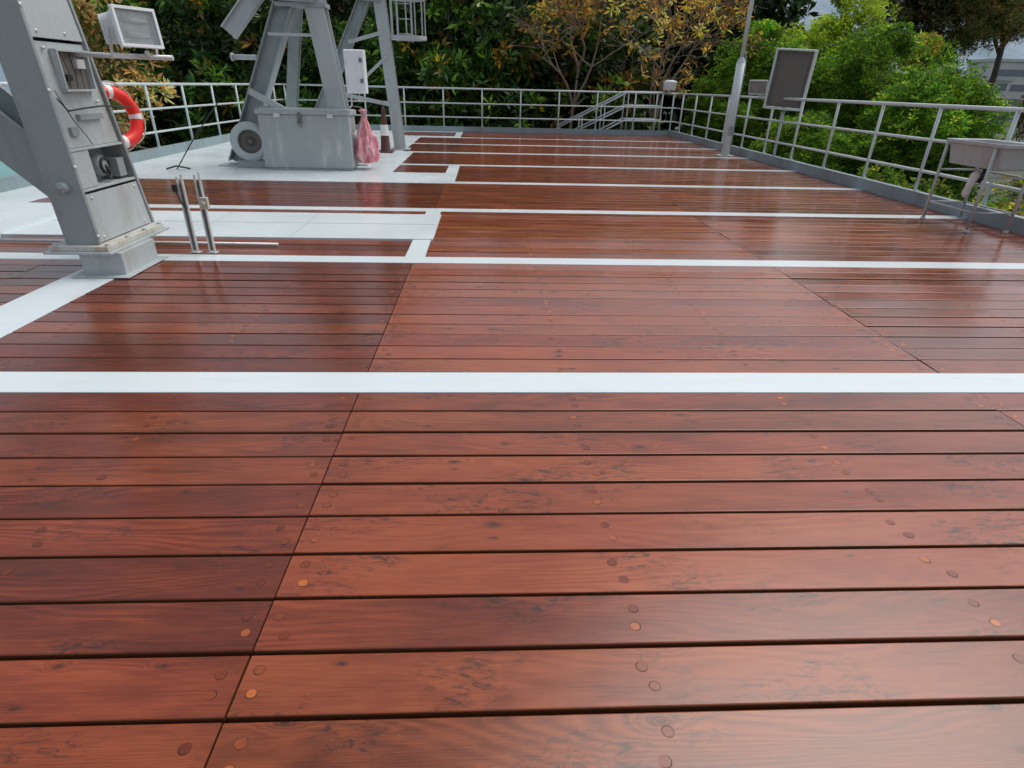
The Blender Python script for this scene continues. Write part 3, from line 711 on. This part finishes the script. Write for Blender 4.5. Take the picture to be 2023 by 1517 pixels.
dry=[(.025,.065,.012,5),(.05,.11,.018,3),(.14,.24,.03,1.2),(.24,.14,.03,1.2),(.65,.34,.06,1.0)]
tan=[(.60,.34,.10,3),(.70,.46,.18,3),(.32,.18,.06,2),(.08,.13,.02,3)]
gB='broad leaved trees behind the railing'
for i,(x,y_,zc,rx,rz,pl) in enumerate([(-13.2,26,1.3,3.2,5.8,dark),(-9.0,25.5,1.2,3.3,5.8,dark),(-4.6,25.8,1.4,3.2,5.8,dark),(-.2,25.4,1.2,3.2,5.9,dark),(4.0,25.6,.9,3.1,5.9,dry)]):
    tree('broadleaf_tree','dark green broad leaved tree with glossy leaf rosettes' if pl is dark else 'broad leaved tree with many dry orange-brown leaves','tree',(x,y_,GZ),(x,y_,zc),(rx,2.6,rz),75,.95,2900,8,.38,.055,pl,20+i,group=gB,tr=.22,tonev=.75)
gB2='dense trees further back'
for i,(x,y_) in enumerate([(-16.0,32),(-10,32),(-3.5,31.5),(3,32),(9,33),(14.5,35)]):
    tree('broadleaf_tree','dense dark green tree filling the gap between others','tree',(x,y_,GZ),(x,y_,1.8),(4.2,2.5,6.5),60,1.3,1500,7,.6,.13,[(.012,.035,.007,5),(.022,.055,.01,3)],60+i,group=gB2,tr=.25)
def stuffleaf(name,label,lobes,lr,nr,k,L,W,pal,seed,mat='leaf2'):
    crown(None,(0,0,0),(0,0,0),(1,1,1),0,lr,nr,k,L,W,pal,seed,mat,name=name,lobes=np.array(lobes),up=.6)
    o=LAST; o['kind']='stuff'; o['label']=label; o['category']='undergrowth'
rr=random.Random(3)
stuffleaf('undergrowth','dark low shrubs covering the ground behind the railing',[(rr.uniform(-13,12),rr.uniform(22.6,27),rr.uniform(-4.6,-2.0)) for _ in range(130)],1.1,5000,7,.34,.06,dark[:2],91)
stuffleaf('shrub_cover','green and yellow shrubs covering the slope below the railing',[(rr.uniform(8.2,20),rr.uniform(7,27),rr.uniform(-4.6,-2.6)) for _ in range(170)],1.2,9000,7,.22,.035,[(.06,.14,.015,4),(.12,.21,.02,3),(.40,.34,.04,1.5),(.2,.12,.03,.6)],92)
tree('dry_leaf_tree','tan dry-leaved tree beyond the railing near the water','tree',(-9.3,16.5,GZ),(-9.3,16.5,1.5),(1.4,1.5,3.0),26,.5,520,6,.24,.042,tan,33,'leaf2',.10,'barkp')
def bare(base,seed,H,label,pal,nleaf,lean):
    rnd=random.Random(seed); th=thing('bare_branch_tree',label,'tree',base); mb=MB(); tips=[]
    def grow(p,d,L,r,lv):
        pts=[p];q=Vector(p);dd=Vector(d); w=.05 if lv==0 else .19
        for i in range(5):
            dd=(dd+Vector((rnd.gauss(0,w),rnd.gauss(0,w*.7),rnd.gauss(.0,w*.7)))).normalized(); q=q+dd*L/5; pts.append(q.copy())
        mb.tube(pts,[max(.006,r*(1-.13*i)) for i in range(6)],6 if lv>1 else 9,0,False)
        if lv>=2: tips.extend(pts[2:])
        if lv<5:
            for k in range(5 if lv==0 else 3 if lv<3 else 3):
                s=pts[rnd.choice((2,3,4,5)) if lv else rnd.choice((4,5))]
                nd=(dd*.8+Vector((rnd.gauss(0,.85),rnd.gauss(0,.35),rnd.gauss(.2,.40)))).normalized()
                if nd.z<0: nd.z=.05
                grow(s,nd,L*rnd.uniform(.55,.78) if lv else rnd.uniform(1.8,2.6),r*.5,lv+1)
    grow(Vector(base),Vector(lean),H*.62,.10,0)
    P(mb,'trunk',['barkp'],th)
    T=np.array([tuple(t) for t in tips if t[2]>1.3]); rng=np.random.default_rng(seed)
    lobes=T[rng.integers(0,len(T),220)]
    crown(th,base,(0,0,0),(1,1,1),0,.16,nleaf,4,.24,.036,pal,seed,'leaf2',lobes=lobes,up=-.5)
    return th
orange=[(.65,.36,.06,4),(.75,.48,.12,3),(.42,.20,.04,2),(.25,.27,.03,2)]
bare((5.9,23.4,GZ),4,9.5,'pale leafless tree with scattered orange leaves behind railing',orange,400,(.02,0,1))
bare((3.0,23.6,GZ),19,10.6,'thin pale branched tree with hanging orange-brown leaves',orange,330,(.06,0,1))
fine=[(.10,.24,.016,4),(.18,.37,.024,4),(.36,.54,.04,2.5),(.045,.12,.010,3)]
for i,(c,r_) in enumerate([((10.3,24.2,.3),(2.7,2.3,3.4)),((13.4,22.0,.2),(2.9,2.3,3.5)),((13.0,18.2,-.7),(2.1,2.1,2.9)),((10.2,19.6,-1.6),(1.9,2,2.4))]):
    tree('feathery_tree','bright green feathery rounded tree beyond the railing','tree',(c[0],c[1],GZ),c,r_,230,.42,17000,6,.14,.019,fine,40+i,'leaf2',.14,group='bright green feathery trees',up=.8,tonev=.26,shell=.30)
lime=[(.40,.58,.04,4),(.50,.60,.05,3),(.24,.40,.03,2)]
tree('lime_tree','lime green tree top behind the feathery trees','tree',(16.0,30,GZ),(16.0,30,2.0),(3.2,2,4.3),70,.75,7000,6,.22,.035,lime,51,'leaf2',.18,up=.5)
tree('yellow_tree','yellow orange autumn tree among the green trees','tree',(18.4,27,GZ),(18.4,27,-.3),(2.6,1.7,4.2),60,.55,4200,6,.2,.03,[(.60,.42,.04,3),(.5,.26,.04,1.5),(.26,.38,.03,4)],52,'leaf2',.15)
olive=[(.10,.11,.03,4),(.17,.13,.03,3),(.24,.13,.035,1.5),(.06,.10,.02,4)]
tree('cypress_tree','tall olive brown feathery tree in autumn colour','tree',(28.5,42,GZ),(28.5,42,7.6),(5.2,3.5,5.4),130,1.0,11000,6,.3,.035,olive,53,'leaf2',.35,up=.5)
tree('cypress_tree','tall rusty olive feathery tree in autumn colour','tree',(36,46,GZ),(36,46,8.6),(3.6,3.0,4.6),100,.9,7000,6,.32,.035,olive,54,'leaf2',.35,up=.5)
tree('cypress_tree','grey-green thin tree at the edge of the harbour haze','tree',(30.5,31,GZ),(30.5,31,.9),(3.2,2.6,5.4),70,.7,4500,6,.25,.028,olive,55,'leaf2',.2)
tree('yellow_bush','yellow flowering bush just outside the railing by the sink','bush',(10.6,10.2,GZ),(10.6,10.2,-1.8),(1.9,2.3,2.2),45,.5,3200,6,.13,.028,[(.6,.48,.04,3),(.30,.38,.04,3),(.15,.25,.03,2),(.4,.2,.03,1)],56,'leaf2',.08)
tree('green_bush','leafy green bush outside the railing','bush',(10.4,14.2,GZ),(10.4,14.2,-1.9),(2.0,2.2,2.2),45,.6,3200,6,.16,.03,[(.08,.18,.02,3),(.17,.29,.02,2),(.48,.45,.05,.6)],57,'leaf2',.08)

# ------------------------------------------------------------------ camera, light, world
Yv=Vector((-51.5,591.5,-1150)).normalized(); t=Vector((1,-.024,0)); Xv=(t-t.dot(Yv)*Yv).normalized(); Uv=Xv.cross(Yv)
cam=bpy.data.cameras.new('camera'); co=bpy.data.objects.new('camera',cam); COL.objects.link(co)
Rc=Matrix((Xv,Yv,Uv))
co.matrix_world=Matrix.Translation((0,0,1.4))@Rc.to_4x4()
cam.sensor_width=36; cam.lens=1150/2023*36; cam.clip_end=3000; cam.clip_start=.05
scene.camera=co
el,az=R(58),R(55)
w=bpy.data.worlds.new('World'); scene.world=w; w.use_nodes=True; nt=w.node_tree; bg=nt.nodes['Background']
sky=N(nt,'ShaderNodeTexSky'); sky.sky_type='NISHITA'; sky.sun_disc=False; sky.sun_elevation=el; sky.sun_rotation=az; sky.air_density=1.0; sky.dust_density=2.5
hs=N(nt,'ShaderNodeHueSaturation'); hs.inputs['Saturation'].default_value=.40; hs.inputs['Value'].default_value=1.0
lk(nt,sky.outputs[0],hs.inputs['Color']); lk(nt,hs.outputs[0],bg.inputs['Color']); bg.inputs['Strength'].default_value=.15
sl_=bpy.data.lights.new('sun','SUN'); sl_.energy=1.5; sl_.angle=R(45); sl_.color=(1,.96,.9)
so=bpy.data.objects.new('sun',sl_); COL.objects.link(so)
d=Vector((math.cos(el)*math.sin(az),math.cos(el)*math.cos(az),math.sin(el))); so.rotation_euler=d.to_track_quat('Z','Y').to_euler()
scene.view_settings.view_transform='Standard'; scene.view_settings.look='None'; scene.view_settings.exposure=0
